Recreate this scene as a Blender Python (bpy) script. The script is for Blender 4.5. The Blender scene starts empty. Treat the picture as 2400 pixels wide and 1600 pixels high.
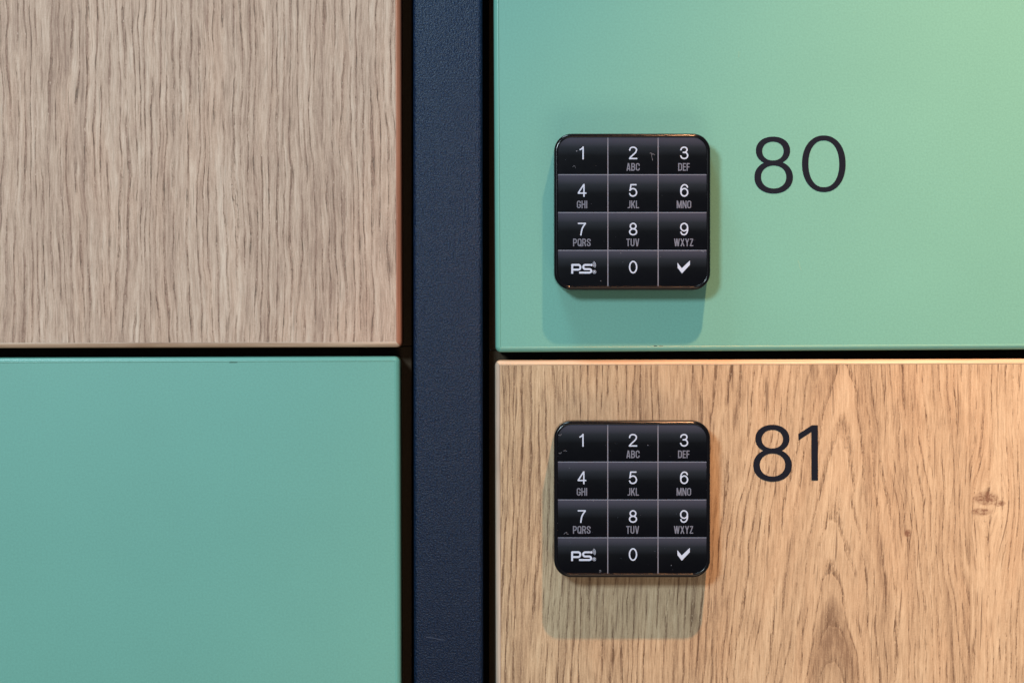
import bpy, bmesh, math, random
import numpy as np
from mathutils import Vector, Matrix

# ------------------------------------------------------------------ scene, camera, light
sc = bpy.context.scene
C = sc.collection
S = 0.000145                       # metres per photograph pixel on the door plane (a keypad is about 53 mm)
def X(px): return (px - 1200.0) * S
def Z(py): return (800.0 - py) * S
R = math.radians
random.seed(7)

sc.render.engine = 'CYCLES'
sc.view_settings.view_transform = 'Standard'
sc.view_settings.look = 'None'
sc.view_settings.exposure = 0.0
sc.view_settings.gamma = 1.0

LENS = 100.0
DIST = 2400 * S * LENS / 36.0
cam = bpy.data.objects.new('camera', bpy.data.cameras.new('camera'))
C.objects.link(cam)
cam.location = (0, -DIST, 0)
cam.rotation_euler = (R(90), 0, 0)
cam.data.lens = LENS
cam.data.sensor_width = 36.0
cam.data.clip_start = 0.01
cam.data.clip_end = 50
sc.camera = cam

w = bpy.data.worlds.new('World'); sc.world = w; w.use_nodes = True
bg = w.node_tree.nodes['Background']
bg.inputs[0].default_value = (0.80, 0.92, 1.0, 1)
bg.inputs[1].default_value = 0.17

def lamp(name, kind, loc, target, energy, color, **kw):
    d = bpy.data.lights.new(name, kind)
    d.energy = energy; d.color = color
    for k, v in kw.items(): setattr(d, k, v)
    o = bpy.data.objects.new(name, d); C.objects.link(o)
    o.location = loc
    o.rotation_euler = (Vector(target) - Vector(loc)).to_track_quat('-Z', 'Y').to_euler()
    return o

# warm halogen spot high up on the right, close to the wall of lockers
lamp('warm_spot', 'SPOT', (X(1985), -2430*S, Z(-2507)), (X(4000), 0, Z(2800)), 31, (1.0, 0.47, 0.22),
     spot_size=R(80), spot_blend=1.0, shadow_soft_size=0.009)
# cool window-like light in front, a little left and above
lamp('cool_front_light', 'AREA', (-0.38, -1.32, 0.34), (-0.02, 0, 0), 12.0, (0.735, 0.905, 0.985),
     shape='RECTANGLE', size=0.16, size_y=0.16)
# cool ceiling light above
lamp('cool_ceiling_light', 'AREA', (-0.55, -0.19, 1.4), (-0.10, 0, 0), 21.0, (0.66, 0.90, 1.0),
     shape='RECTANGLE', size=1.2, size_y=0.3)
# warm light thrown back up by the floor
lamp('floor_bounce', 'AREA', (0.15, -1.0, -0.75), (0.05, 0, 0), 4.0, (1.0, 0.70, 0.46),
     shape='RECTANGLE', size=0.7, size_y=0.5)

# ------------------------------------------------------------------ helpers
def srgb(r, g, b):
    f = lambda c: (c/255/12.92) if c/255 <= .04045 else ((c/255+.055)/1.055)**2.4
    return (f(r), f(g), f(b), 1)

class G:
    """tiny node-graph writer"""
    def __init__(s, name):
        s.m = bpy.data.materials.new(name); s.m.use_nodes = True
        s.t = s.m.node_tree; s.n = s.t.nodes; s.l = s.t.links
        s.b = s.n['Principled BSDF']
        s.tc = s.n.new('ShaderNodeTexCoord')
        sep = s.n.new('ShaderNodeSeparateXYZ'); s.l.new(s.tc.outputs['Object'], sep.inputs[0])
        s.x, s.y, s.z = sep.outputs
    def put(s, sock, v):
        if isinstance(v, (int, float)):
            sock.default_value = v if sock.type == 'VALUE' else (v, v, v, 1)[:len(sock.default_value)]
        elif isinstance(v, (tuple, list)): sock.default_value = v
        else: s.l.new(v, sock)
    def f(s, op, a, b=None, c=None):
        n = s.n.new('ShaderNodeMath'); n.operation = op
        for i, v in enumerate((a, b, c)):
            if v is not None: s.put(n.inputs[i], v)
        return n.outputs[0]
    def add(s, *a):
        r = a[0]
        for q in a[1:]: r = s.f('ADD', r, q)
        return r
    def mul(s, *a):
        r = a[0]
        for q in a[1:]: r = s.f('MULTIPLY', r, q)
        return r
    def sub(s, a, b): return s.f('SUBTRACT', a, b)
    def ss(s, v, lo, hi):
        n = s.n.new('ShaderNodeMapRange'); n.interpolation_type = 'SMOOTHSTEP'
        s.put(n.inputs[0], v); s.put(n.inputs[1], lo); s.put(n.inputs[2], hi)
        return n.outputs[0]
    def noise(s, u, v, wx, wy, seed=0.0, detail=2.0, rough=0.5, dist=0.0):
        cb = s.n.new('ShaderNodeCombineXYZ')
        s.put(cb.inputs[0], s.mul(u, 1.0/wx)); s.put(cb.inputs[1], s.mul(v, 1.0/wy)); s.put(cb.inputs[2], seed)
        n = s.n.new('ShaderNodeTexNoise'); s.l.new(cb.outputs[0], n.inputs['Vector'])
        n.inputs['Scale'].default_value = 1.0; n.inputs['Detail'].default_value = detail
        n.inputs['Roughness'].default_value = rough; n.inputs['Distortion'].default_value = dist
        return n.outputs[0]
    def mix(s, fac, a, b, mode='MIX'):
        n = s.n.new('ShaderNodeMix'); n.data_type = 'RGBA'; n.blend_type = mode
        s.put(n.inputs[0], fac); s.put(n.inputs[6], a); s.put(n.inputs[7], b)
        return n.outputs[2]
    def ramp(s, v, stops):
        n = s.n.new('ShaderNodeValToRGB'); s.put(n.inputs[0], v)
        e = n.color_ramp.elements
        while len(e) < len(stops): e.new(0.5)
        for k, (p, c) in zip(e, stops): k.position = p; k.color = c
        return n.outputs[0]
    def bump(s, h, strength, dist):
        n = s.n.new('ShaderNodeBump'); s.put(n.inputs['Height'], h)
        n.inputs['Strength'].default_value = strength; n.inputs['Distance'].default_value = dist
        s.l.new(n.outputs[0], s.b.inputs['Normal'])
    def out(s, color=None, rough=None, spec=None, coat=None):
        if color is not None: s.put(s.b.inputs['Base Color'], color)
        if rough is not None: s.put(s.b.inputs['Roughness'], rough)
        if spec is not None: s.b.inputs['Specular IOR Level'].default_value = spec
        if coat is not None:
            s.b.inputs['Coat Weight'].default_value = coat; s.b.inputs['Coat Roughness'].default_value = 0.08
        return s.m

def tag(o, label=None, cat=None, group=None, kind=None):
    for k, v in (('label', label), ('category', cat), ('group', group), ('kind', kind)):
        if v: o[k] = v
    return o
def empty(name, loc, theta=0.0):
    o = bpy.data.objects.new(name, None); C.objects.link(o)
    o.empty_display_size = 0.01
    o.location = loc; o.rotation_euler = (0, -R(theta), 0)
    return o
def link_mesh(name, me, mat, parent=None, loc=(0, 0, 0)):
    if mat and not me.materials: me.materials.append(mat)
    o = bpy.data.objects.new(name, me); C.objects.link(o)
    o.location = loc
    if parent: o.parent = parent
    return o
def from_bm(name, bm, mat, parent=None, loc=(0, 0, 0), smooth=False):
    bmesh.ops.recalc_face_normals(bm, faces=bm.faces)
    me = bpy.data.meshes.new(name); bm.to_mesh(me); bm.free()
    if smooth:
        for p in me.polygons: p.use_smooth = True
    return link_mesh(name, me, mat, parent, loc)
def box_bm(x0, x1, y0, y1, z0, z1, bevel=0.0, seg=2):
    bm = bmesh.new()
    bmesh.ops.create_cube(bm, size=1.0)
    for v in bm.verts:
        v.co = ((x0+x1)/2 + v.co.x*(x1-x0), (y0+y1)/2 + v.co.y*(y1-y0), (z0+z1)/2 + v.co.z*(z1-z0))
    if bevel: bmesh.ops.bevel(bm, geom=bm.edges[:], offset=bevel, segments=seg, profile=0.5, affect='EDGES')
    return bm

# ------------------------------------------------------------------ materials
def oak(name, ox, oz, light, mid, dark, pore, figured=False, seed=0.0):
    """vertical oak grain; u, v are photograph-like pixels (v down) on the door"""
    g = G(name)
    u = g.add(g.mul(g.x, 1/S), ox); v = g.sub(oz, g.mul(g.z, 1/S))
    base = u
    if figured:
        # grain bends round two knots
        for kx, ky, sx, sy, a in ((2320, 1180, 55, 120, .75), (2125, 1250, 22, 60, .6)):
            dx = g.sub(u, kx); dy = g.sub(v, ky)
            r2 = g.add(g.f('POWER', g.f('ABSOLUTE', g.mul(dx, 1/sx)), 2.0), g.f('POWER', g.f('ABSOLUTE', g.mul(dy, 1/sy)), 2.0))
            base = g.sub(base, g.mul(dx, g.f('EXPONENT', g.mul(r2, -1.0)), a))
        base = g.add(base, g.mul(g.ss(v, 900, 1700), 26))          # the whole grain leans a little
        stave = g.ss(u, 2271, 2273)                                 # a second stave is joined here
        wv = g.mul(g.sub(g.noise(u, v, 190, 300, seed+3.1, 2, .5), .5), 54)
        dx = g.sub(g.add(base, wv), 1968)
        rad = g.f('SQRT', g.add(g.mul(dx, dx), 48*48))
        ph = g.sub(rad, g.mul(v, 0.115))
        gs = g.mul(g.ss(u, 1600, 1790), g.sub(1.0, stave))
        phi = g.add(g.mul(ph, gs), g.mul(g.add(g.sub(1968, base), -160), g.sub(1.0, gs)))
        phi = g.add(phi, g.mul(stave, 333.0))
    else:
        phi = base
    warp = g.add(g.mul(g.sub(g.noise(u, v, 200, 460, seed, 2), .5), 20 if figured else 40),
                 g.mul(g.sub(g.noise(u, v, 34, 95, seed+1.7, 2, .5), .5), 11))
    q = g.add(phi, warp)                                            # follows the rings
    st = g.add(base, g.mul(warp, .45 if figured else .85))                              # follows the straight fibres
    broad = g.noise(q, v, 90, 1000, seed+4.2, 2)
    band = g.noise(q, v, 17, 330, seed+5.1, 3, .6)
    fine = g.noise(st, v, 6.5, 105, seed+6.3, 3, .62)
    fibre = g.noise(st, v, 2.7, 34, seed+7.9, 3, .65)
    rq = g.add(g.mul(q, 1/17.0 if figured else 1/17.0), g.mul(g.sub(g.noise(q, v, 60, 900, seed+8.8, 2), .5), 3.2))
    saw = g.f('FRACT', rq)
    line = g.mul(g.ss(saw, 0.0, 0.06), g.sub(1.0, g.ss(saw, .12, .42)))      # porous early wood
    line = g.mul(line, g.ss(g.noise(q, v, 26, 190, seed+9.4, 3, .6), .33, .56))
    late = g.mul(g.ss(saw, .35, 1.0), g.sub(1.0, g.ss(saw, .97, 1.0)))
    # open pores: short dark dashes gathered in the early wood, always along the fibres
    pn = g.noise(st, v, 3.4, 60, seed+11.0, 3, .6)
    pores = g.mul(g.ss(pn, .52, .63), g.add(g.mul(line, .95), .26))
    pn2 = g.noise(st, v, 2.7, 11, seed+12.0, 2, .6)
    pores2 = g.mul(g.ss(pn2, .55, .70), g.add(g.mul(line, .95), .10))
    crack = g.ss(g.noise(st, v, 5.2, 170, seed+12.7, 2, .5), .655, .72)
    speck = g.noise(u, v, 2.6, 3.4, seed+13, 2, .7)
    pale = g.ss(g.noise(st, v, 3.0, 9, seed+14, 2), .60, .72)
    tone = g.add(.5, g.mul(g.sub(broad, .5), .40), g.mul(g.sub(band, .5), .55 if figured else .75), g.mul(g.sub(fine, .5), .85),
                 g.mul(g.sub(fibre, .5), .62), g.mul(g.sub(speck, .5), .42), g.mul(line, -.36), g.mul(late, -.07))
    if figured:
        flat = g.ss(u, 1640, 1880)
        tone = g.add(tone, g.mul(line, flat, .10))
        tone = g.add(g.mul(g.sub(tone, .58), g.sub(1.0, g.mul(flat, .14))), .58, g.mul(flat, .04))
        fl = g.ss(g.noise(q, v, 40, 700, seed+15.5, 2), .48, .68)   # darker late-wood flames
        tone = g.sub(tone, g.mul(fl, g.ss(u, 1720, 1980), g.sub(1.0, stave), .17))
        # the dark heart under the lowest arch, and the pale one above it
        hx = g.sub(g.add(u, g.mul(warp, .8)), 1952)
        arch = g.sub(g.sub(v, 1392), g.mul(g.mul(hx, hx), .05))
        tone = g.sub(tone, g.mul(g.ss(arch, -6, 26), .17))
        hx2 = g.sub(g.add(u, g.mul(warp, 1.2)), 1966)
        arch2 = g.mul(g.ss(g.sub(g.sub(v, 985), g.mul(g.mul(hx2, hx2), .09)), -10, 40), g.sub(1.0, g.ss(v, 1210, 1330)))
        tone = g.add(tone, g.mul(arch2, .10))
        seam = g.mul(g.ss(u, 2266, 2272), g.sub(1.0, g.ss(u, 2273, 2279)))
        tone = g.add(tone, g.mul(stave, .07), g.mul(seam, -.16))
    col = g.ramp(tone, ((.10, dark), (.47, mid), (.88, light)))
    hue = g.noise(q, v, 50, 320, seed+16.5, 2)
    col = g.mix(g.ss(hue, .42, .72), col, (1.02, .985, .965, 1), 'MULTIPLY')
    pm = g.f('MINIMUM', g.add(g.mul(pores, .72), g.mul(pores2, .66), g.mul(crack, .62 if figured else .35)), .85)
    col = g.mix(pm, col, pore)
    col = g.mix(g.mul(pale, g.add(.08, g.mul(line, .35))), col, tuple(min(1, c*1.25) for c in light[:3])+(1,))
    if figured:
        kmask = 0.0
        for kx, ky, sx, sy, k_ in ((2310, 1170, 30, 17, 1.0), (2342, 1182, 16, 8, .9), (2300, 1202, 26, 10, .95), (2126, 1251, 9.5, 9.5, 1.0)):
            wob = g.mul(g.sub(g.noise(u, v, 11, 9, seed+kx, 3, .65), .5), .9)
            dx = g.mul(g.sub(u, kx), 1/sx); dy = g.mul(g.sub(v, ky), 1/sy)
            rr = g.add(g.f('SQRT', g.add(g.mul(dx, dx), g.mul(dy, dy))), wob)
            kmask = g.f('MAXIMUM', kmask, g.mul(g.sub(1.0, g.ss(rr, .55, 1.15)), k_))
        spots = g.ss(g.noise(u, v, 10, 8, seed+31, 3, .7), .40, .60)
        col = g.mix(g.mul(kmask, g.add(.34, g.mul(spots, .55))), col, srgb(112, 78, 58))
    height = g.add(g.mul(pores, -.9), g.mul(pores2, -1.0), g.mul(line, -.25), g.mul(fibre, .35), g.mul(speck, .25))
    g.bump(height, .55, .00013)
    return g.out(col, g.add(.50, g.mul(fine, .14)), .30)

def oak_band(name, axis, light, dark):
    g = G(name)
    a = g.mul(g.x if axis == 'x' else g.z, 1/S); b = g.mul(g.z if axis == 'x' else g.x, 1/S); d = g.mul(g.y, 1/S)
    c = g.add(b, d)
    n1 = g.noise(c, a, 3.0, 190, 2.0, 3, .6); n2 = g.noise(c, a, 6.5, 420, 6.0, 2)
    col = g.ramp(g.add(.5, g.mul(g.sub(n1, .5), 1.2), g.mul(g.sub(n2, .5), 1.2)), ((.15, dark), (.8, light)))
    g.bump(n1, .3, .00008)
    return g.out(col, .42, .4)

def lacquer(name, col):
    g = G(name)
    u = g.mul(g.x, 1/S); v = g.mul(g.z, 1/S); t = g.mul(g.y, 1/S)
    cb = g.n.new('ShaderNodeCombineXYZ')
    for i, q in enumerate((u, t, v)): g.l.new(q, cb.inputs[i])
    def n3(scale, detail=2):
        n = g.n.new('ShaderNodeTexNoise'); g.l.new(cb.outputs[0], n.inputs['Vector'])
        n.inputs['Scale'].default_value = 1/scale; n.inputs['Detail'].default_value = detail
        return n.outputs[0]
    peel, big, micro = n3(9), n3(300, 4), n3(4.5, 3)
    f = g.add(.80, g.mul(micro, .30), g.mul(big, .10))
    m = g.n.new('ShaderNodeVectorMath'); m.operation = 'SCALE'
    m.inputs[0].default_value = col[:3]; g.l.new(f, m.inputs['Scale'])
    g.bump(g.add(g.mul(peel, .5), micro), .25, .00004)
    return g.out(m.outputs[0], g.add(.40, g.mul(micro, .10)), .42)

def powder(name, col):
    g = G(name)
    u = g.mul(g.x, 1/S); v = g.mul(g.z, 1/S); t = g.mul(g.y, 1/S)
    cb = g.n.new('ShaderNodeCombineXYZ')
    for i, q in enumerate((u, t, v)): g.l.new(q, cb.inputs[i])
    n = g.n.new('ShaderNodeTexNoise'); g.l.new(cb.outputs[0], n.inputs['Vector'])
    n.inputs['Scale'].default_value = 1/4.0; n.inputs['Detail'].default_value = 2.0
    n2 = g.n.new('ShaderNodeTexNoise'); g.l.new(cb.outputs[0], n2.inputs['Vector'])
    n2.inputs['Scale'].default_value = 1/120; n2.inputs['Detail'].default_value = 2
    g.bump(n.outputs[0], 1.0, .0005)
    c = g.mix(g.ss(n.outputs[0], .35, .70), tuple(k*.66 for k in col[:3])+(1,), tuple(k*1.5 for k in col[:3])+(1,))  # glints and shaded pits of the coat texture painted into the colour
    return g.out(c, .40, .30)

def plain(name, col, rough, spec=.5, grain=0.0):
    g = G(name)
    n = g.n.new('ShaderNodeTexNoise'); g.l.new(g.tc.outputs['Object'], n.inputs['Vector'])
    n.inputs['Scale'].default_value = 1/(6*S); n.inputs['Detail'].default_value = 3
    c = g.mix(n.outputs[0], tuple(k*(1-grain) for k in col[:3])+(1,), tuple(k*(1+grain) for k in col[:3])+(1,))
    return g.out(c, rough, spec)

def key_print():
    """black film printed with a fine-dotted fade, light at the top of every key"""
    g = G('key_film')
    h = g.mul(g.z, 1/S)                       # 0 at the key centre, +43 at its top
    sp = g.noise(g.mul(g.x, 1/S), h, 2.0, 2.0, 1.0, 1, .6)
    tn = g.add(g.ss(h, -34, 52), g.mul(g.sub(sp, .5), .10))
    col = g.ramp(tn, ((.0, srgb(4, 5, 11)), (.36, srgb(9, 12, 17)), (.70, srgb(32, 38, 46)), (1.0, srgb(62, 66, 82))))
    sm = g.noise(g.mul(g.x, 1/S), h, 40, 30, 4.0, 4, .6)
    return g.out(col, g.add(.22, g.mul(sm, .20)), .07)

GREEN = srgb(103, 164, 151)
M_green = lacquer('green_lacquer', GREEN)
M_green_band = plain('green_edge_band', GREEN, .30, .5, .04)
M_navy = powder('navy_powder_coat', srgb(14, 33, 59))
M_carcass = plain('dark_brown_board', srgb(70, 58, 46), .85, .15, .25)
M_seam = plain('recess_shade_black', srgb(14, 13, 13), .8, .2)  # flat black standing in for shade in the slots
M_gloss = plain('gloss_black_plastic', srgb(8, 8, 13), .16, .3)
M_plate = plain('grey_line_print', srgb(120, 124, 142), .45, .3)
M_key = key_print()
M_white = plain('white_print', srgb(176, 192, 218), .5, .25)
M_grey = plain('grey_print', srgb(104, 110, 128), .5, .25)
M_digit = plain('charcoal_vinyl', srgb(17, 20, 33), .5, .12, .12)
M_dust = plain('pale_dust', srgb(126, 132, 146), .9, .1)
M_scuff = plain('scuffed_navy', srgb(92, 104, 124), .7, .2)
M_chip = plain('dark_chip', srgb(40, 48, 44), .9, .1)
M_lipg = plain('scratch_bare_green', srgb(128, 172, 150), .6, .3)
M_bandL = [oak_band('beige_oak_edge', 'x', srgb(208, 178, 154), srgb(152, 116, 92)),
           oak_band('warm_lit_oak_edge', 'z', srgb(196, 132, 104), srgb(146, 90, 68))]  # side bands tinted orange: the warm lamp's light painted in
M_bandR = [oak_band('lit_oak_edge', 'x', srgb(222, 194, 162), srgb(188, 150, 120)),
           oak_band('shaded_oak_edge', 'z', srgb(196, 180, 164), srgb(138, 124, 110))]  # brighter top bands, greyer side bands: light and shade painted in

# ------------------------------------------------------------------ glyphs: strokes -> outline -> thin mesh
def arc(cx, cy, rx, ry, a0, a1, n=28):
    return [(cx + rx*math.cos(R(a0+(a1-a0)*i/n)), cy + ry*math.sin(R(a0+(a1-a0)*i/n))) for i in range(n+1)]
def spline(p, n=8):
    q = [p[0]] + list(p) + [p[-1]]; r = []
    for i in range(1, len(q)-2):
        p0, p1, p2, p3 = (np.array(k, float) for k in q[i-1:i+3])
        for j in range(n):
            t = j/n
            r.append(tuple(.5*((2*p1) + (p2-p0)*t + (2*p0-5*p1+4*p2-p3)*t*t + (3*p1-p0-3*p2+p3)*t**3)))
    r.append(tuple(p[-1])); return r
def sd_path(PX, PY, pts, w, closed=False):
    pts = [np.array(p, float) for p in pts]
    if closed: pts = pts + [pts[0]]
    d = np.full(PX.shape, 1e9); n = len(pts)-1
    for i in range(n):
        a, b = pts[i], pts[i+1]; L = float(np.hypot(*(b-a)))
        if L < 1e-9: continue
        t = (b-a)/L
        h = (PX-a[0])*t[0] + (PY-a[1])*t[1]; pr = np.abs(-(PX-a[0])*t[1] + (PY-a[1])*t[0])
        hc = np.clip(h, 0, L); dd = np.hypot(h-hc, pr) - w/2
        if not closed:
            if i == 0: dd = np.where(h < 0, np.maximum(pr-w/2, -h), dd)
            if i == n-1: dd = np.where(h > L, np.maximum(pr-w/2, h-L), dd)
        d = np.minimum(d, dd)
    return d
def sd_sup(PX, PY, x0, x1, y0, y1, n=2.15):
    cx, cy, rx, ry = (x0+x1)/2, (y0+y1)/2, (x1-x0)/2, (y1-y0)/2
    k = (np.abs((PX-cx)/rx)**n + np.abs((PY-cy)/ry)**n)**(1/n)
    return (k-1)*min(rx, ry)
def sd_poly(PX, PY, P):
    d = np.full(PX.shape, 1e9); ins = np.zeros(PX.shape, bool); n = len(P)
    for i in range(n):
        (ax, ay), (bx, by) = P[i], P[(i+1) % n]
        L2 = (bx-ax)**2+(by-ay)**2
        t = np.clip(((PX-ax)*(bx-ax)+(PY-ay)*(by-ay))/L2, 0, 1)
        d = np.minimum(d, np.hypot(PX-ax-t*(bx-ax), PY-ay-t*(by-ay)))
        c = ((ay > PY) != (by > PY))
        if by != ay: ins ^= c & (PX < (bx-ax)*(PY-ay)/(by-ay)+ax)
    return np.where(ins, -d, d)
def contours(F, x0, y0, st):
    """marching squares on F<0 -> closed loops"""
    ny, nx = F.shape; nxt = {}
    def pt(k):
        i, j, hz = k
        if hz: a, b = F[j, i], F[j, i+1]; return (x0+(i+a/(a-b))*st, y0+j*st)
        a, b = F[j, i], F[j+1, i]; return (x0+i*st, y0+(j+a/(a-b))*st)
    T = {1: [(3, 2)], 2: [(2, 1)], 3: [(3, 1)], 4: [(1, 0)], 5: [(3, 0), (1, 2)], 6: [(2, 0)], 7: [(3, 0)],
         8: [(0, 3)], 9: [(0, 2)], 10: [(0, 1), (2, 3)], 11: [(0, 1)], 12: [(1, 3)], 13: [(1, 2)], 14: [(2, 3)]}
    I = F < 0
    code = I[1:, :-1]*1 + I[1:, 1:]*2 + I[:-1, 1:]*4 + I[:-1, :-1]*8
    for j, i in zip(*np.nonzero((code > 0) & (code < 15))):
        i = int(i); j = int(j)
        e = [(i, j, 1), (i+1, j, 0), (i, j+1, 1), (i, j, 0)]
        for a, b in T[int(code[j, i])]: nxt[e[a]] = e[b]
    loops = []
    while nxt:
        s = next(iter(nxt)); k = s; L = []
        while k in nxt: L.append(pt(k)); k = nxt.pop(k)
        if len(L) > 3: loops.append(L)
    return loops
def outline_mesh(name, fn, bbox, st, thick):
    """fn(PX,PY)->signed field in px (y down); returns a thin solid in the XZ plane, front at -thick"""
    x0, y0, x1, y1 = bbox
    xs = np.arange(x0-2*st, x1+2.5*st, st); ys = np.arange(y0-2*st, y1+2.5*st, st)
    PX, PY = np.meshgrid(xs, ys)
    F = fn(PX, PY); F = np.where(np.abs(F) < 1e-6, 1e-6, F)
    cu = bpy.data.curves.new(name+'_outline', 'CURVE'); cu.dimensions = '2D'; cu.fill_mode = 'BOTH'
    cu.extrude = thick/S/2
    for L in contours(F, xs[0], ys[0], st):
        sp = cu.splines.new('POLY'); sp.points.add(len(L)-1); sp.use_cyclic_u = True
        for p, (a, b) in zip(sp.points, L): p.co = (a, -b, 0, 1)
    o = bpy.data.objects.new(name+'_outline', cu); C.objects.link(o)
    dg = bpy.context.evaluated_depsgraph_get()
    me = bpy.data.meshes.new_from_object(o.evaluated_get(dg))
    bpy.data.objects.remove(o); bpy.data.curves.remove(cu)
    me.name = name; me.materials.clear()
    M = Matrix(((S, 0, 0, 0), (0, 0, -S, -thick/2), (0, S, 0, 0), (0, 0, 0, 1)))
    me.transform(M)
    return me

SW = 3.15
E8u = arc(10, 8.1, 6.6, 6.35, 0, 360, 36)[:-1]; E8l = arc(10, 21.4, 8.1, 6.85, 0, 360, 36)[:-1]
six = [('c', arc(10.2, 19.5, 7.9, 8.75, 0, 360, 40)[:-1]),
       ('o', spline([(17.7, 7.9), (15.4, 3.5), (10.8, 1.75), (6, 3.6), (2.9, 9), (2.1, 15.5), (2.3, 20)]))]
DIG = {
 '0': [('c', arc(10, 15, 8.2, 13.25, 0, 360, 44)[:-1])],
 '1': [('o', [(12.6, 30), (12.6, 0)]), ('o', spline([(12.8, 1.2), (10, 4.6), (5.2, 7.6)]))],
 '2': [('o', spline([(1.9, 9), (3.2, 4.6), (6.6, 2.2), (10.4, 1.75), (14.5, 2.8), (17.6, 6), (17.6, 10), (15.4, 14), (11.2, 18.2), (6, 23), (3.2, 26), (2.2, 28.6)])),
       ('o', [(.3, 28.25), (19.5, 28.25)])],
 '3': [('o', spline([(2.2, 8.2), (4.2, 3.8), (9.6, 1.75), (14.5, 3.2), (16.7, 7.6), (14.6, 12), (9.5, 13.9), (7.6, 13.9)])),
       ('o', spline([(7.6, 13.9), (10.5, 13.9), (15.2, 15.2), (18, 20), (17, 24.6), (13.5, 27.6), (9.4, 28.25), (4.6, 26.6), (1.8, 21.8)]))],
 '4': [('o', [(14.6, 30), (14.6, 0)]), ('o', [(14.2, 1.2), (1.6, 20.6)]), ('o', [(.2, 21.4), (20.2, 21.4)])],
 '5': [('o', [(3.9, 1.75), (17.9, 1.75)]), ('o', [(5, .4), (2.8, 15.6)]),
       ('o', spline([(2.2, 15.2), (5.5, 12.2), (10, 10.9), (15, 12.8), (18, 18.8), (16.8, 24.2), (13.5, 27.3), (9.3, 28.25), (4.6, 26.8), (1.9, 22.2)]))],
 '6': six,
 '7': [('o', [(.6, 1.75), (19.2, 1.75)]), ('o', spline([(18.2, 2), (13, 9), (9.5, 17), (7.2, 30)]))],
 '8': [('c', E8u), ('c', E8l)],
 '9': [(k, [(20-a, 30-b) for a, b in p]) for k, p in six],
}
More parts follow.
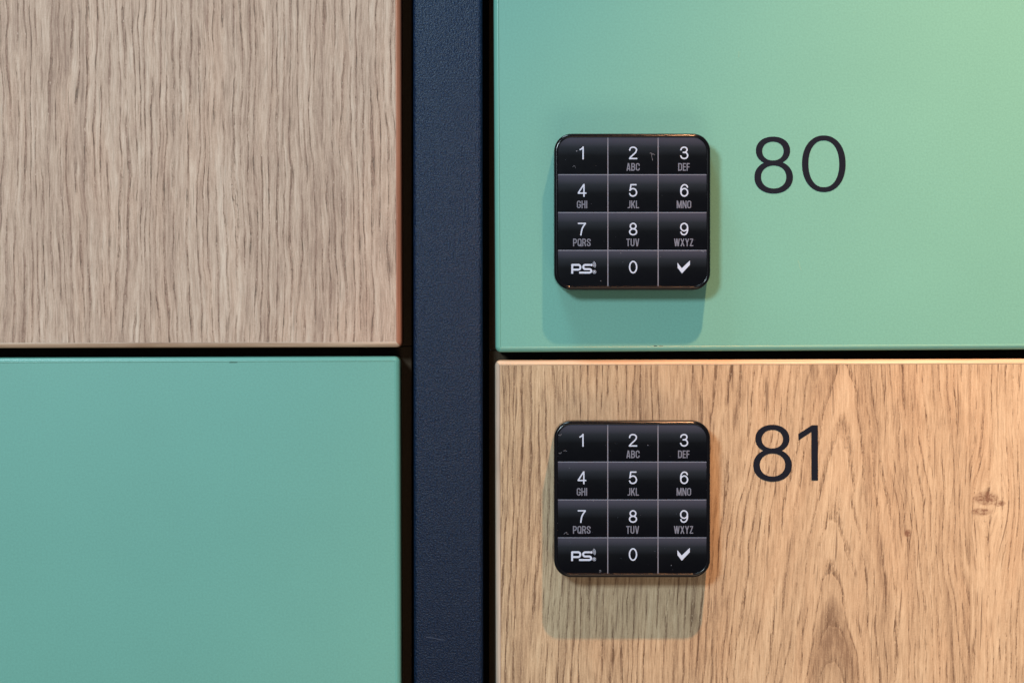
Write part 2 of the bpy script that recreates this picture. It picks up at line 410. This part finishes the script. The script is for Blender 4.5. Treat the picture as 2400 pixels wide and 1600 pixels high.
# condensed capitals, 18 high
def O(w, h=18, e=1.35, r=3.0):
    x0, x1, y0, y1 = e, w-e, e, h-e
    return (arc(x1-r, y0+r, r, r, -90, 0, 6) + arc(x1-r, y1-r, r, r, 0, 90, 6) + arc(x0+r, y1-r, r, r, 90, 180, 6) + arc(x0+r, y0+r, r, r, 180, 270, 6))
T_ = 1.35; B_ = 16.65
LET = {
 'A': (9.8, [('o', [(1.4, 18), (4.5, 0)]), ('o', [(8.4, 18), (5.3, 0)]), ('o', [(2.6, 13.4), (7.2, 13.4)])]),
 'B': (9.4, [('o', [(T_, 0), (T_, 18)]), ('o', [(T_, T_), (5, T_)] + arc(5, 4.9, 2.8, 3.55, -90, 90, 8) + [(T_, 8.5)]), ('o', [(T_, 8.5), (5.2, 8.5)] + arc(5.2, 12.6, 2.9, 4.1, -90, 90, 8) + [(T_, B_)])]),
 'C': (9.4, [('o', [(8.05, 6.6)] + list(reversed(arc(5.05, 4.35, 3, 3, -180, 0, 12))) + list(reversed(arc(5.05-.0, 13.65, 3, 3, 0, 180, 12)))[::1] + [])]),
 'D': (9.5, [('o', [(T_, 0), (T_, 18)]), ('o', [(T_, T_), (5, T_)] + arc(5, 4.5, 3.1, 3.15, -90, 0, 6) + arc(5, 13.5, 3.1, 3.15, 0, 90, 6) + [(T_, B_)])]),
 'E': (7.6, [('o', [(T_, 0), (T_, 18)]), ('o', [(T_, T_), (7.4, T_)]), ('o', [(T_, 8.8), (6.8, 8.8)]), ('o', [(T_, B_), (7.4, B_)])]),
 'F': (7.2, [('o', [(T_, 0), (T_, 18)]), ('o', [(T_, T_), (7.2, T_)]), ('o', [(T_, 8.9), (6.6, 8.9)])]),
 'H': (9.6, [('o', [(T_, 0), (T_, 18)]), ('o', [(8.25, 0), (8.25, 18)]), ('o', [(T_, 8.8), (8.25, 8.8)])]),
 'I': (2.8, [('o', [(1.4, 0), (1.4, 18)])]),
 'J': (7.2, [('o', [(5.8, 0), (5.8, 13.6)] + arc(3.2, 13.6, 2.6, 3.05, 0, 100, 8) + [(.4, 16.5)])]),
 'K': (9.6, [('o', [(T_, 0), (T_, 18)]), ('o', [(8.3, 0), (2.2, 11.2)]), ('o', [(4.6, 7.6), (8.4, 18)])]),
 'L': (7.4, [('o', [(T_, 0), (T_, 18)]), ('o', [(T_, B_), (7.4, B_)])]),
 'M': (12.2, [('o', [(T_, 18), (T_, 0)]), ('o', [(1.7, 0), (6.1, 17.2)]), ('o', [(10.5, 0), (6.1, 17.2)]), ('o', [(10.85, 18), (10.85, 0)])]),
 'N': (9.8, [('o', [(T_, 18), (T_, 0)]), ('o', [(1.6, 0), (8.2, 18)]), ('o', [(8.45, 18), (8.45, 0)])]),
 'O': (9.6, [('c', O(9.6))]),
 'P': (9.2, [('o', [(T_, 0), (T_, 18)]), ('o', [(T_, T_), (5, T_)] + arc(5, 5.7, 2.9, 4.35, -90, 90, 8) + [(T_, 10.05)])]),
 'Q': (9.6, [('c', O(9.6)), ('o', [(5.4, 13.2), (9.4, 18.6)])]),
 'R': (9.4, [('o', [(T_, 0), (T_, 18)]), ('o', [(T_, T_), (5, T_)] + arc(5, 5.3, 2.9, 3.95, -90, 90, 8) + [(T_, 9.25)]), ('o', [(5.6, 9), (8.2, 18)])]),
 'S': (9.2, [('o', spline([(7.9, 5.6), (7.6, 2.7), (4.6, 1.35), (1.7, 2.8), (1.5, 5.6), (3.2, 8), (6.2, 10.2), (7.8, 12.8), (7.3, 15.5), (4.6, 16.65), (1.7, 15.4), (1.3, 12.2)]))]),
 'T': (8.6, [('o', [(0, T_), (8.6, T_)]), ('o', [(4.3, 1), (4.3, 18)])]),
 'U': (9.4, [('o', [(T_, 0), (T_, 13.5)] + list(reversed(arc(4.7, 13.5, 3.35, 3.15, 0, 180, 12)))[1:-1] + [(8.05, 13.5), (8.05, 0)])]),
 'V': (9.6, [('o', [(1.35, 0), (4.5, 18)]), ('o', [(8.25, 0), (5.1, 18)])]),
 'W': (13.6, [('o', [(1.3, 0), (3.9, 18)]), ('o', [(6.6, 0), (4.2, 18)]), ('o', [(7, 0), (9.4, 18)]), ('o', [(12.3, 0), (9.7, 18)])]),
 'X': (9.8, [('o', [(1.3, 0), (8.5, 18)]), ('o', [(8.3, 0), (1.3, 18)])]),
 'Y': (9.4, [('o', [(1.2, 0), (4.7, 9.6)]), ('o', [(8.2, 0), (4.7, 9.6)]), ('o', [(4.7, 8.6), (4.7, 18)])]),
 'Z': (8.4, [('o', [(.6, T_), (7.9, T_)]), ('o', [(7.1, 1.4), (1.3, 16.6)]), ('o', [(.4, B_), (8.1, B_)])]),
}
LET['C'] = (9.4, [('o', [(8.05, 6.4), (8.05, 4.35)] + arc(4.7, 4.5, 3.35, 3.15, 0, -180, 12) + arc(4.7, 13.5, 3.35, 3.15, 180, 0, 12) + [(8.05, 11.6)])])
LET['G'] = (9.5, [('o', [(8.1, 6.2), (8.1, 4.5)] + arc(4.75, 4.5, 3.35, 3.15, 0, -180, 12) + arc(4.75, 13.5, 3.35, 3.15, 180, 0, 12) + [(8.1, 8.9)]), ('o', [(4.9, 9.9), (9.4, 9.9)])])

def strokes(PX, PY, gl, w, dx=0, dy=0, k=1.0):
    d = np.full(PX.shape, 1e9)
    for kind, p in gl:
        q = [(a*k+dx, b*k+dy) for a, b in p]
        d = np.minimum(d, sd_path(PX, PY, q, w, kind == 'c'))
    return d
def digit_mesh(ch, thick):
    return outline_mesh('digit', lambda a, b: np.maximum(strokes(a, b, DIG[ch], SW, -10, -15), np.abs(b)-15), (-11, -16, 11, 16), .55, thick)
def letters_mesh(txt, thick):
    adv = []; x = 0.0
    for c in txt: adv.append(x); x += LET[c][0] + 1.35
    W = x - 1.35
    def fn(a, b):
        d = np.full(a.shape, 1e9)
        for c, x0 in zip(txt, adv): d = np.minimum(d, strokes(a, b, LET[c][1], 2.4, x0-W/2, -9))
        return np.maximum(d, np.abs(b)-9.3)
    return outline_mesh('letters', fn, (-W/2-1, -10, W/2+1, 10), .45, thick)

def logo_mesh(thick):
    k = 1/11.2
    def P(x, y): return ((x-880)*k, (y-787)*k)
    def fn(a, b):
        w = 4.5
        d = sd_path(a, b, [P(582, 913), P(582, 685), P(745, 685)] + [P(745+53*math.cos(R(t)), 748+63*math.sin(R(t))) for t in range(-80, 81, 16)] + [P(745, 811), P(590, 811)], w)
        s = [P(1050, 686), P(925, 686)] + [P(925-53*math.cos(R(t)), 741-55*math.sin(R(t))) for t in range(80, -81, -16)] + [P(925, 796), P(1030, 796)]
        s += [P(1030+53*math.cos(R(t)), 842+46*math.sin(R(t))) for t in range(-80, 81, 16)] + [P(1030, 888), P(766, 888)]
        d = np.minimum(d, sd_path(a, b, s, w))
        cx, cy = P(1086, 688); d = np.minimum(d, np.maximum(np.hypot(a-cx, b-cy)-2.9, -1e9))
        for r in (5.2, 7.6, 10.0):
            q = [(cx+r*math.cos(R(t)), cy+r*math.sin(R(t))) for t in range(-58, 46, 8)]
            d = np.minimum(d, sd_path(a, b, q, .85))
        cx, cy = P(1163, 868)
        d = np.minimum(d, np.abs(np.hypot(a-cx, b-cy)-3.7)-.4)
        d = np.minimum(d, sd_path(a, b, [(cx-1.1, cy+2), (cx-1.1, cy-1.9), (cx+.7, cy-1.9), (cx+1.1, cy-1), (cx+.6, cy-.1), (cx-.6, cy-.1), (cx+1.3, cy+2)], .85))
        return d
    return outline_mesh('logo', fn, (-31, -19, 33, 13), .42, thick)
def check_mesh(thick):
    k = 1/4.356
    P = [((x-1579)*k, (y-633)*k) for x, y in ((1515, 590), (1560, 646), (1643, 567), (1642, 612), (1561, 699), (1517, 642))]
    return outline_mesh('tick', lambda a, b: sd_poly(a, b, P), (-16, -17, 16, 17), .5, thick)
def big8(cx0, u0, u1, uy0, iu, l0, l1, ly1, il, wy):
    def fn(a, b):
        up = sd_sup(a, b, u0, u1, uy0, wy+4.5, 2.12); lo = sd_sup(a, b, l0, l1, wy-4.2, ly1, 2.12)
        d = np.minimum(up, lo)
        d = np.maximum(d, -sd_sup(a, b, *iu, 2.12)); return np.maximum(d, -sd_sup(a, b, *il, 2.12))
    return fn

# ------------------------------------------------------------------ lockers: dark body, door with edge bands
CF = .0195                                  # body fronts just behind the 18 mm doors
def ring(W, H, inset, rc, n=6):
    """rounded rectangle, counter-clockwise from lower-left corner; corners of radius rc"""
    x0, x1, z0, z1 = inset, W-inset, inset, H-inset
    r = max(rc, 1e-7); P = []
    for cx, cz, a0 in ((x0+r, z0+r, 180), (x1-r, z0+r, 270), (x1-r, z1-r, 0), (x0+r, z1-r, 90)):
        for i in range(n+1):
            a = R(a0+90*i/n); P.append((cx+r*math.cos(a), cz+r*math.sin(a)))
    return P                        # 4*(n+1) points
def make_door(corner, cx, cy, wpx, hpx, theta, mat, bands, label, group):
    """corner: which corner of the door sits at photograph pixel (cx,cy)"""
    W, H, r, T = wpx*S, hpx*S, 12.3*S, .018
    lx = W if 'r' in corner else 0.0; lz = H if 't' in corner else 0.0
    th = R(theta)
    # local corner offset rotated by the door's small tilt
    ox = lx*math.cos(th) - lz*math.sin(th); oz = lx*math.sin(th) + lz*math.cos(th)
    left = 'r' in corner
    kc = (DIST+CF)/DIST
    bx_ = ((965-1200) if left else (1146-1200))*S*kc
    seam = Z(811) if left else Z(821)
    Hc = 1720*S
    top = 'b' in corner
    base = seam + .0001 if top else seam - .0001 - Hc
    locker = empty('locker', (bx_, CF, base))
    tag(locker, label, 'locker', group)
    s_ = -1 if left else 1
    sp = 2090*S
    def bx(name, xa, xb, ya, yb, za, zb):
        x0, x1 = sorted((s_*xa, s_*xb))
        from_bm(name, box_bm(x0, x1, ya, yb, za, zb, .0003), M_carcass, locker)
    bx('side_panel', 0, .018, 0, .30, 0, Hc)
    bx('side_panel', sp-.018, sp, 0, .30, 0, Hc)
    bx('bottom_panel', .0182, sp-.0182, .0006, .299, 0, .012)
    bx('top_panel', .0182, sp-.0182, .0006, .299, Hc-.012, Hc)
    bx('back_panel', .0002, sp-.0002, .3002, .308, .0002, Hc-.0002)
    r_ = r
    root = from_bm('door', box_bm(r, W-r, .00003, T, r, H-r), mat, locker)
    root.location = (X(cx)-ox-bx_, -CF, Z(cy)-oz-base); root.rotation_euler = (0, -R(theta), 0)
    root['_x'] = X(cx)-ox; root['_z'] = Z(cy)-oz
    n = 6; prof = []
    prof.append((r*1.0, T))
    prof.append((r*1.0, 0.0002))
    for i in range(7):
        a = R(90*i/6); prof.append((r*(1-math.sin(a)), r*(1-math.cos(a))))
    prof.append((0.0, T)); prof.append((r, T+.0002))
    rings = [ring(W, H, min(a, r), 13.0*S - min(a, r) if a < r else .7*S) for a, y in prof]
    m = n+1; total = 4*m
    half = n//2
    for side in range(4):           # bottom, right, top, left
        idx = [(side*m + half + i) % total for i in range(m+1)]
        bm = bmesh.new()
        grid = [[bm.verts.new((rings[k][j][0], prof[k][1], rings[k][j][1])) for j in idx] for k in range(len(prof))]
        for k in range(len(prof)-1):
            for j in range(len(idx)-1):
                bm.faces.new((grid[k][j], grid[k][j+1], grid[k+1][j+1], grid[k+1][j]))
        from_bm('edge_band', bm, bands[0] if side in (0, 2) else bands[1], root, smooth=True)
    return root, locker
DW, DH = 2060, 1700
def offs(corner, cx, cy):
    ox = cx - (DW if 'r' in corner else 0); oz = cy + (0 if 'b' in corner else DH)
    return ox, oz                   # u = x/S + ox ; v = oz - z/S
ul = ('rb', 941, 813.3); ur = ('lb', 1161.2, 825.3); ll = ('rt', 937, 834.5); lr = ('lt', 1160, 843.8)
o1 = offs(*ul); o2 = offs(*lr)
M_oak_grey = oak('grey_oak_laminate', o1[0], o1[1], srgb(226, 200, 181), srgb(198, 167, 147), srgb(158, 126, 109), srgb(110, 90, 76), False, 3.0)
M_oak_warm = oak('honey_oak_laminate', o2[0], o2[1], srgb(205, 187, 157), srgb(178, 156, 127), srgb(128, 106, 84), srgb(92, 68, 50), True, 40.0)
g2 = 'lockers around the navy upright'
door_ul, p_ul = make_door(*ul, DW, DH, .13, M_oak_grey, M_bandL, 'locker with a greyish straight-grained oak door and no lock, above the plain green one', g2)
door_ur, p_ur = make_door(*ur, DW, DH, .31, M_green, [M_green_band, M_green_band], 'locker with a green lacquered door numbered 80', g2)
door_ll, p_ll = make_door(*ll, DW, DH, .20, M_green, [M_green_band, M_green_band], 'locker with a plain green lacquered door without number or lock', g2)
door_lr, p_lr = make_door(*lr, DW, DH, .15, M_oak_warm, M_bandR, 'locker with a honey coloured oak door numbered 81', g2)

def on_door(root, theta, me, name, mat, px, py, y, label=None):
    v = Vector((X(px)-root['_x'], 0, Z(py)-root['_z']))
    t = R(theta)                    # undo the door's tilt
    x = v.x*math.cos(t) + v.z*math.sin(t); z = -v.x*math.sin(t) + v.z*math.cos(t)
    o = link_mesh(name, me, mat, root, (x, y, z)); 
    if label: o['label'] = label
    return o
k = 1/7.35
def rel(v, c): return (v-c)*k
# number 80
cx, cy = 684, 789
f = big8(0, rel(380, cx), rel(970, cx), rel(298, cy), (rel(490, cx), rel(857, cx), rel(385, cy), rel(708, cy)),
         rel(352, cx), rel(1016, cx), rel(1278, cy), (rel(468, cx), rel(901, cx), rel(796, cy), rel(1190, cy)), rel(745, cy))
VT = .00009; VY = .00003 - .00002
on_door(door_ur, .31, outline_mesh('number_digit', f, (-47, -70, 47, 70), .8, VT), 'number_digit', M_digit, 1720+cx*k, 280+cy*k, VY, 'digit 8 of the number 80')
cx, cy = 1549, 765
f0 = lambda a, b: np.maximum(sd_sup(a, b, rel(1173, cx), rel(1925, cx), rel(278, cy), rel(1252, cy), 2.15), -sd_sup(a, b, rel(1285, cx), rel(1813, cx), rel(365, cy), rel(1168, cy), 2.2))
on_door(door_ur, .31, outline_mesh('number_digit', f0, (-53, -68, 53, 68), .8, VT), 'number_digit', M_digit, 1720+cx*k, 280+cy*k, VY, 'digit 0 of the number 80')
# number 81
cx, cy = 666, 746
f = big8(0, rel(370, cx), rel(958, cx), rel(257, cy), (rel(480, cx), rel(846, cx), rel(345, cy), rel(663, cy)),
         rel(333, cx), rel(998, cx), rel(1236, cy), (rel(447, cx), rel(882, cx), rel(752, cy), rel(1146, cy)), rel(704, cy))
on_door(door_lr, .15, outline_mesh('number_digit', f, (-47, -70, 47, 70), .8, VT), 'number_digit', M_digit, 1720+cx*k, 960+cy*k, VY, 'digit 8 of the number 81')
cx, cy = 1280, 740
P1 = [(rel(a, cx), rel(b, cy)) for a, b in ((1345, 264), (1448, 264), (1448, 1216), (1334, 1216), (1334, 380), (1111, 527), (1111, 414))]
on_door(door_lr, .15, outline_mesh('number_digit', lambda a, b: sd_poly(a, b, P1), (-26, -68, 26, 68), .8, VT), 'number_digit', M_digit, 1720+cx*k, 960+cy*k, VY, 'digit 1 of the number 81')

# small chips in the lacquer along two edges, hairline scratches
def flake_mesh(pts, thick=.00005, name='chip'):
    return outline_mesh(name, lambda a, b: sd_poly(a, b, pts), (min(p[0] for p in pts)-1, min(p[1] for p in pts)-1, max(p[0] for p in pts)+1, max(p[1] for p in pts)+1), .35, thick)
CY = .00003 - .00001
on_door(door_ll, .20, flake_mesh([(-10, -.4), (-4, -.8), (4, -.5), (10, -.9), (11, .1), (6, .5), (-2, .3), (-8, .6)]), 'chip', M_chip, 546, 849.2, CY)
on_door(door_ur, .31, flake_mesh([(-5, -.8), (3, -1.1), (5, .3), (-2, .9)]), 'chip', M_chip, 1536, 810.6, CY)
on_door(door_ur, .31, flake_mesh([(-4, -.5), (4, -.7), (5, .3), (-4, .6)]), 'chip', M_chip, 1549, 810.6, CY)
def hair(p, w): return lambda a, b: sd_path(a, b, spline(p), w)
on_door(door_ur, .31, outline_mesh('scratch', hair([(-4, -12), (-1.5, -6), (0, 2), (4, 11)], 1.1), (-7, -14, 7, 14), .4, .00004), 'scratch', M_lipg, 1874, 622, CY)
on_door(door_ur, .31, outline_mesh('scratch', hair([(0, -7), (1, 0), (-.5, 7)], .9), (-4, -9, 4, 9), .35, .00004), 'scratch', M_lipg, 1731, 128, CY)

# ------------------------------------------------------------------ keypads
KT = 97*S                                   # keypad stands 14 mm off the door
HALF = 183.3
KD = (DIST - 96*S)/DIST                     # its front is nearer the lens than the door
def rrect(h, r, n=10, cx=0., cy=0.):
    P = []
    for sx, sz, a0 in ((1, 1, 0), (-1, 1, 90), (-1, -1, 180), (1, -1, 270)):
        for i in range(n+1):
            a = R(a0+90*i/n); P.append((sx*(h-r)+r*math.cos(a), sz*(h-r)+r*math.sin(a)))
    return P
def keypad(px, py, label):
    root = empty('keypad_lock', (X(px)*KD, .00007, Z(py)*KD), 0)
    root.scale = (KD, KD, KD)
    tag(root, label, 'keypad lock', 'keypad locks on the numbered doors')
    # housing: straight side, rolled front rim, lip that holds the key film
    prof = [(1.5, 0.0), (0.0, 3.0)]
    rr = 6.5
    for i in range(9):
        a = R(90*i/8); prof.append((rr*(1-math.cos(a)), 97-rr+rr*math.sin(a)))
    prof += [(8.4, 96.8), (9.2, 95.2), (9.3, 93.0)]
    bm = bmesh.new(); rings = []
    for ins, d in prof:
        rings.append([bm.verts.new((a*S, -d*S, b*S)) for a, b in rrect(HALF-ins, 41-ins*.95)])
    N = len(rings[0])
    for a, b in zip(rings, rings[1:]):
        for j in range(N): bm.faces.new((a[j], a[(j+1) % N], b[(j+1) % N], b[j]))
    bm.faces.new(rings[-1]); bm.faces.new(list(reversed(rings[0])))
    h = from_bm('housing', bm, M_gloss, root, smooth=True)
    for p in h.data.polygons:
        if len(p.vertices) > 4: p.use_smooth = False
    # grey printed plate that shows between the keys
    bm = bmesh.new()
    fr = [bm.verts.new((a*S, -94.4*S, b*S)) for a, b in rrect(174.8, 32)]
    bk = [bm.verts.new((a*S, -93.2*S, b*S)) for a, b in rrect(174.8, 32)]
    bm.faces.new(fr)
    for j in range(len(fr)): bm.faces.new((fr[j], fr[(j+1) % len(fr)], bk[(j+1) % len(fr)], bk[j]))
    from_bm('face_plate', bm, M_plate, root)
    # keys
    xs = [-174.2, -57.2, 60.6, 176.0]; zs = [174.2, 87.0, -1.6, -90.2, -174.4]
    xs[3] = 174.2
    dcol = (-117.9, 2.0, 121.8)
    names = [['1', '2', '3'], ['4', '5', '6'], ['7', '8', '9'], ['L', '0', 'V']]
    lets = [['', 'ABC', 'DEF'], ['GHI', 'JKL', 'MNO'], ['PQRS', 'TUV', 'WXYZ'], ['', '', '']]
    lcol = ((-118, 1.9, 121.0), (-117.7, 2.2, 121.2), (-118.2, 1.2, 120.5))
    FT = .00003
    for rI in range(4):
        for cI in range(3):
            gp = 1.15
            x0 = xs[cI] + (gp if cI else 0); x1 = xs[cI+1] - (gp if cI < 2 else 0)
            z1 = zs[rI] - (gp if rI else 0); z0 = zs[rI+1] + (gp if rI < 3 else 0)
            cxk, czk = (x0+x1)/2, (zs[rI]+zs[rI+1])/2
            P = []
            for (cx_, cz_, a0, rounded) in ((x1, z1, 0, rI == 0 and cI == 2), (x0, z1, 90, rI == 0 and cI == 0),
                                            (x0, z0, 180, rI == 3 and cI == 0), (x1, z0, 270, rI == 3 and cI == 2)):
                if rounded:
                    q = 31.4; sx = -1 if cx_ == x1 else 1; sz = -1 if cz_ == z1 else 1
                    for i in range(9):
                        a = R(a0+90*i/8); P.append((cx_+sx*q+q*math.cos(a), cz_+sz*q+q*math.sin(a)))
                else: P.append((cx_, cz_))
            bm = bmesh.new()
            f_ = [bm.verts.new(((a-cxk)*S, -.9*S, (b-czk)*S)) for a, b in P]
            b_ = [bm.verts.new(((a-cxk)*S, 0, (b-czk)*S)) for a, b in P]
            bm.faces.new(f_)
            for j in range(len(P)): bm.faces.new((f_[j], f_[(j+1) % len(P)], b_[(j+1) % len(P)], b_[j]))
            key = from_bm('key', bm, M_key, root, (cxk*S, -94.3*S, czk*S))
            yk = -.85*S
            ch = names[rI][cI]
            rowtop = (30.2, 118.0, 208.6, 297.6)[rI]            # px below the keypad's top edge
            if ch == 'L':
                key['label'] = 'key with the PS logo'
                link_mesh('logo', logo_mesh(FT), M_white, key, ((-114.8-cxk+.6)*S, yk, (HALF-316.6-czk)*S))
            elif ch == 'V':
                key['label'] = 'key with a tick mark'
                link_mesh('tick', check_mesh(FT), M_white, key, ((120.6-cxk)*S, yk, (HALF-312.3-czk)*S))
            else:
                t = lets[rI][cI]
                key['label'] = 'key reading ' + ch + (' ' + t if t else '')
                if ch not in MESH: MESH[ch] = digit_mesh(ch, FT)
                link_mesh('digit', MESH[ch], M_white, key, ((dcol[cI]-cxk)*S, yk, (HALF-rowtop-15.1-czk)*S))
                if t:
                    if t not in MESH: MESH[t] = letters_mesh(t, FT)
                    link_mesh('letters', MESH[t], M_grey, key, ((lcol[rI][cI]-cxk)*S, yk, (HALF-(78.2, 166.0, 255.0)[rI]-czk)*S))
    return root
MESH = {}
pad80 = keypad(1482.0, 496.4, 'black glossy twelve-key keypad on the green door beside the number 80')
def copy_tree(o, parent=None):
    c = o.copy(); C.objects.link(c)
    if parent: c.parent = parent; c.matrix_parent_inverse = o.matrix_parent_inverse.copy()
    for ch in list(o.children): copy_tree(ch, c)
    return c
pad81 = copy_tree(pad80)
pad81.location = (X(1481.7)*KD, .00007, Z(1169.2)*KD)
pad81['label'] = 'black glossy twelve-key keypad on the honey oak door beside the number 81'

# dust and fluff on each keypad
def dust(root, marks, seed):
    rnd = random.Random(seed); bm = bmesh.new()
    def speck(a, b, r, d):
        n = rnd.randint(5, 7); ph = rnd.random()*6
        fr = [bm.verts.new(((a+r*rnd.uniform(.6, 1.2)*math.cos(ph+6.283*i/n))*S, -(d+.5)*S, (b+r*rnd.uniform(.6, 1.2)*math.sin(ph+6.283*i/n))*S)) for i in range(n)]
        c = bm.verts.new((a*S, -(d+.5+r*.5)*S, b*S))
        for i in range(n): bm.faces.new((fr[i], fr[(i+1) % n], c))
    def fibre(pts, wd):
        P = spline(pts, 4); prev = None
        for (ax, ay), (bx, by) in zip(P, P[1:]):
            L = math.hypot(bx-ax, by-ay) or 1; nx, nz = -(by-ay)/L*wd/2, (bx-ax)/L*wd/2
            q = [bm.verts.new((x_*S, -96.0*S, z_*S)) for x_, z_ in ((ax+nx, ay+nz), (bx+nx, by+nz), (bx-nx, by-nz), (ax-nx, ay-nz))]
            bm.faces.new(q)
    for _ in range(24): speck(rnd.uniform(-168, 168), rnd.uniform(-168, 168), rnd.choice((.3, .35, .4, .5)), 95.2)
    for _ in range(50):               # dirt caught along the lip
        s = rnd.uniform(-150, 150); e = 174.8 + rnd.uniform(-.8, .8)
        a, b = rnd.choice(((s, e), (s, -e), (e, s), (-e, s)))
        speck(a, b, rnd.uniform(.25, .5), 95.4)
    for m in marks:
        if len(m) == 3: speck(*m, 95.2)
        else: fibre(m[0], m[1])
    o = from_bm('dust_specks', bm, M_dust, root); o['kind'] = 'stuff'
dust(pad80, [(-130.5, 142, 1.3), ([(48, 134), (44, 137.5), (41, 137)], .8), ([(45, 136), (46, 128), (48, 120)], .6), ([(53, 133), (48, 136)], .6),
             (-90, -128, 1.0), (-27, -97, .9), (-74, -162, 1.0), ([(-140, 105), (-136, 108), (-133, 103)], .5),
             ([(150, -90), (160, -91), (168, -94)], .6)], 5)
dust(pad81, [(-147, 73, .9), (-91, -4, .9), ([(-161, 113), (-157, 114), (-153, 112)], .7), ([(-173, 151), (-168, 149), (-166, 153)], .7), (37, 126, 1.0),
             ([(-172, 108), (-168, 107), (-166, 110)], .8), ([(-160, -82), (-154, -77), (-153, -81), (-149, -82)], .6), (92, -155, 1.0),
             ([(-77, -171), (-73, -169), (-75, -166), (-77, -168)], .8)], 9)

# ------------------------------------------------------------------ navy upright and cabinets behind
PF = .0030                                   # the upright's face lies 3 mm behind the door fronts
kf = (DIST+PF)/DIST
def upright():
    x0, x1 = (971.5-1200)*S*kf, (1134.5-1200)*S*kf
    zc = 2300*S; rr = 11*S
    root = empty('cabinet_upright', ((x0+x1)/2, PF, -zc), .07)
    tag(root, 'navy textured metal upright running between the left and right doors', 'upright')
    hw = (x1-x0)/2; P = []
    for i in range(7):
        a = R(180+90*i/6); P.append((-hw+rr+rr*math.cos(a), rr+rr*math.sin(a)))
    for i in range(7):
        a = R(270+90*i/6); P.append((hw-rr+rr*math.cos(a), rr+rr*math.sin(a)))
    P += [(hw, .030), (-hw, .030)]
    bm = bmesh.new()
    lo = [bm.verts.new((a, b, 0)) for a, b in P]; hi = [bm.verts.new((a, b, 2*zc)) for a, b in P]
    for j in range(len(P)): bm.faces.new((lo[j], lo[(j+1) % len(P)], hi[(j+1) % len(P)], hi[j]))
    bm.faces.new(list(reversed(lo))); bm.faces.new(hi)
    prf = from_bm('profile', bm, M_navy, root)
    for p in prf.data.polygons: p.use_smooth = len(p.vertices) == 4 and abs(p.normal.z) < .5
    # one long hairline scratch near the foot of the view
    P2 = outline_mesh('scratch', hair([(-22, -3), (-8, -1.6), (8, 2.2), (22, 4)], .55), (-25, -6, 25, 6), .35, .00004)
    link_mesh('scratch', P2, M_scuff, root, ((1022-1053)*S, -.00001, zc+Z(1497)))
upright()
# black strip added for the dark of the recess on each side of the upright
for s, a, b in ((-1, 962, 976), (1, 1130, 1149)):
    ks = (DIST+.032)/DIST
    o = from_bm('gap_shade_strip', box_bm((a-1200)*S*ks, (b-1200)*S*ks, .0325, .036, -2300*S, 2300*S, .0003), M_seam)
    tag(o, 'black strip standing in for the shade deep in the slot ' + ('left' if s < 0 else 'right') + ' of the navy upright', 'shade strip')
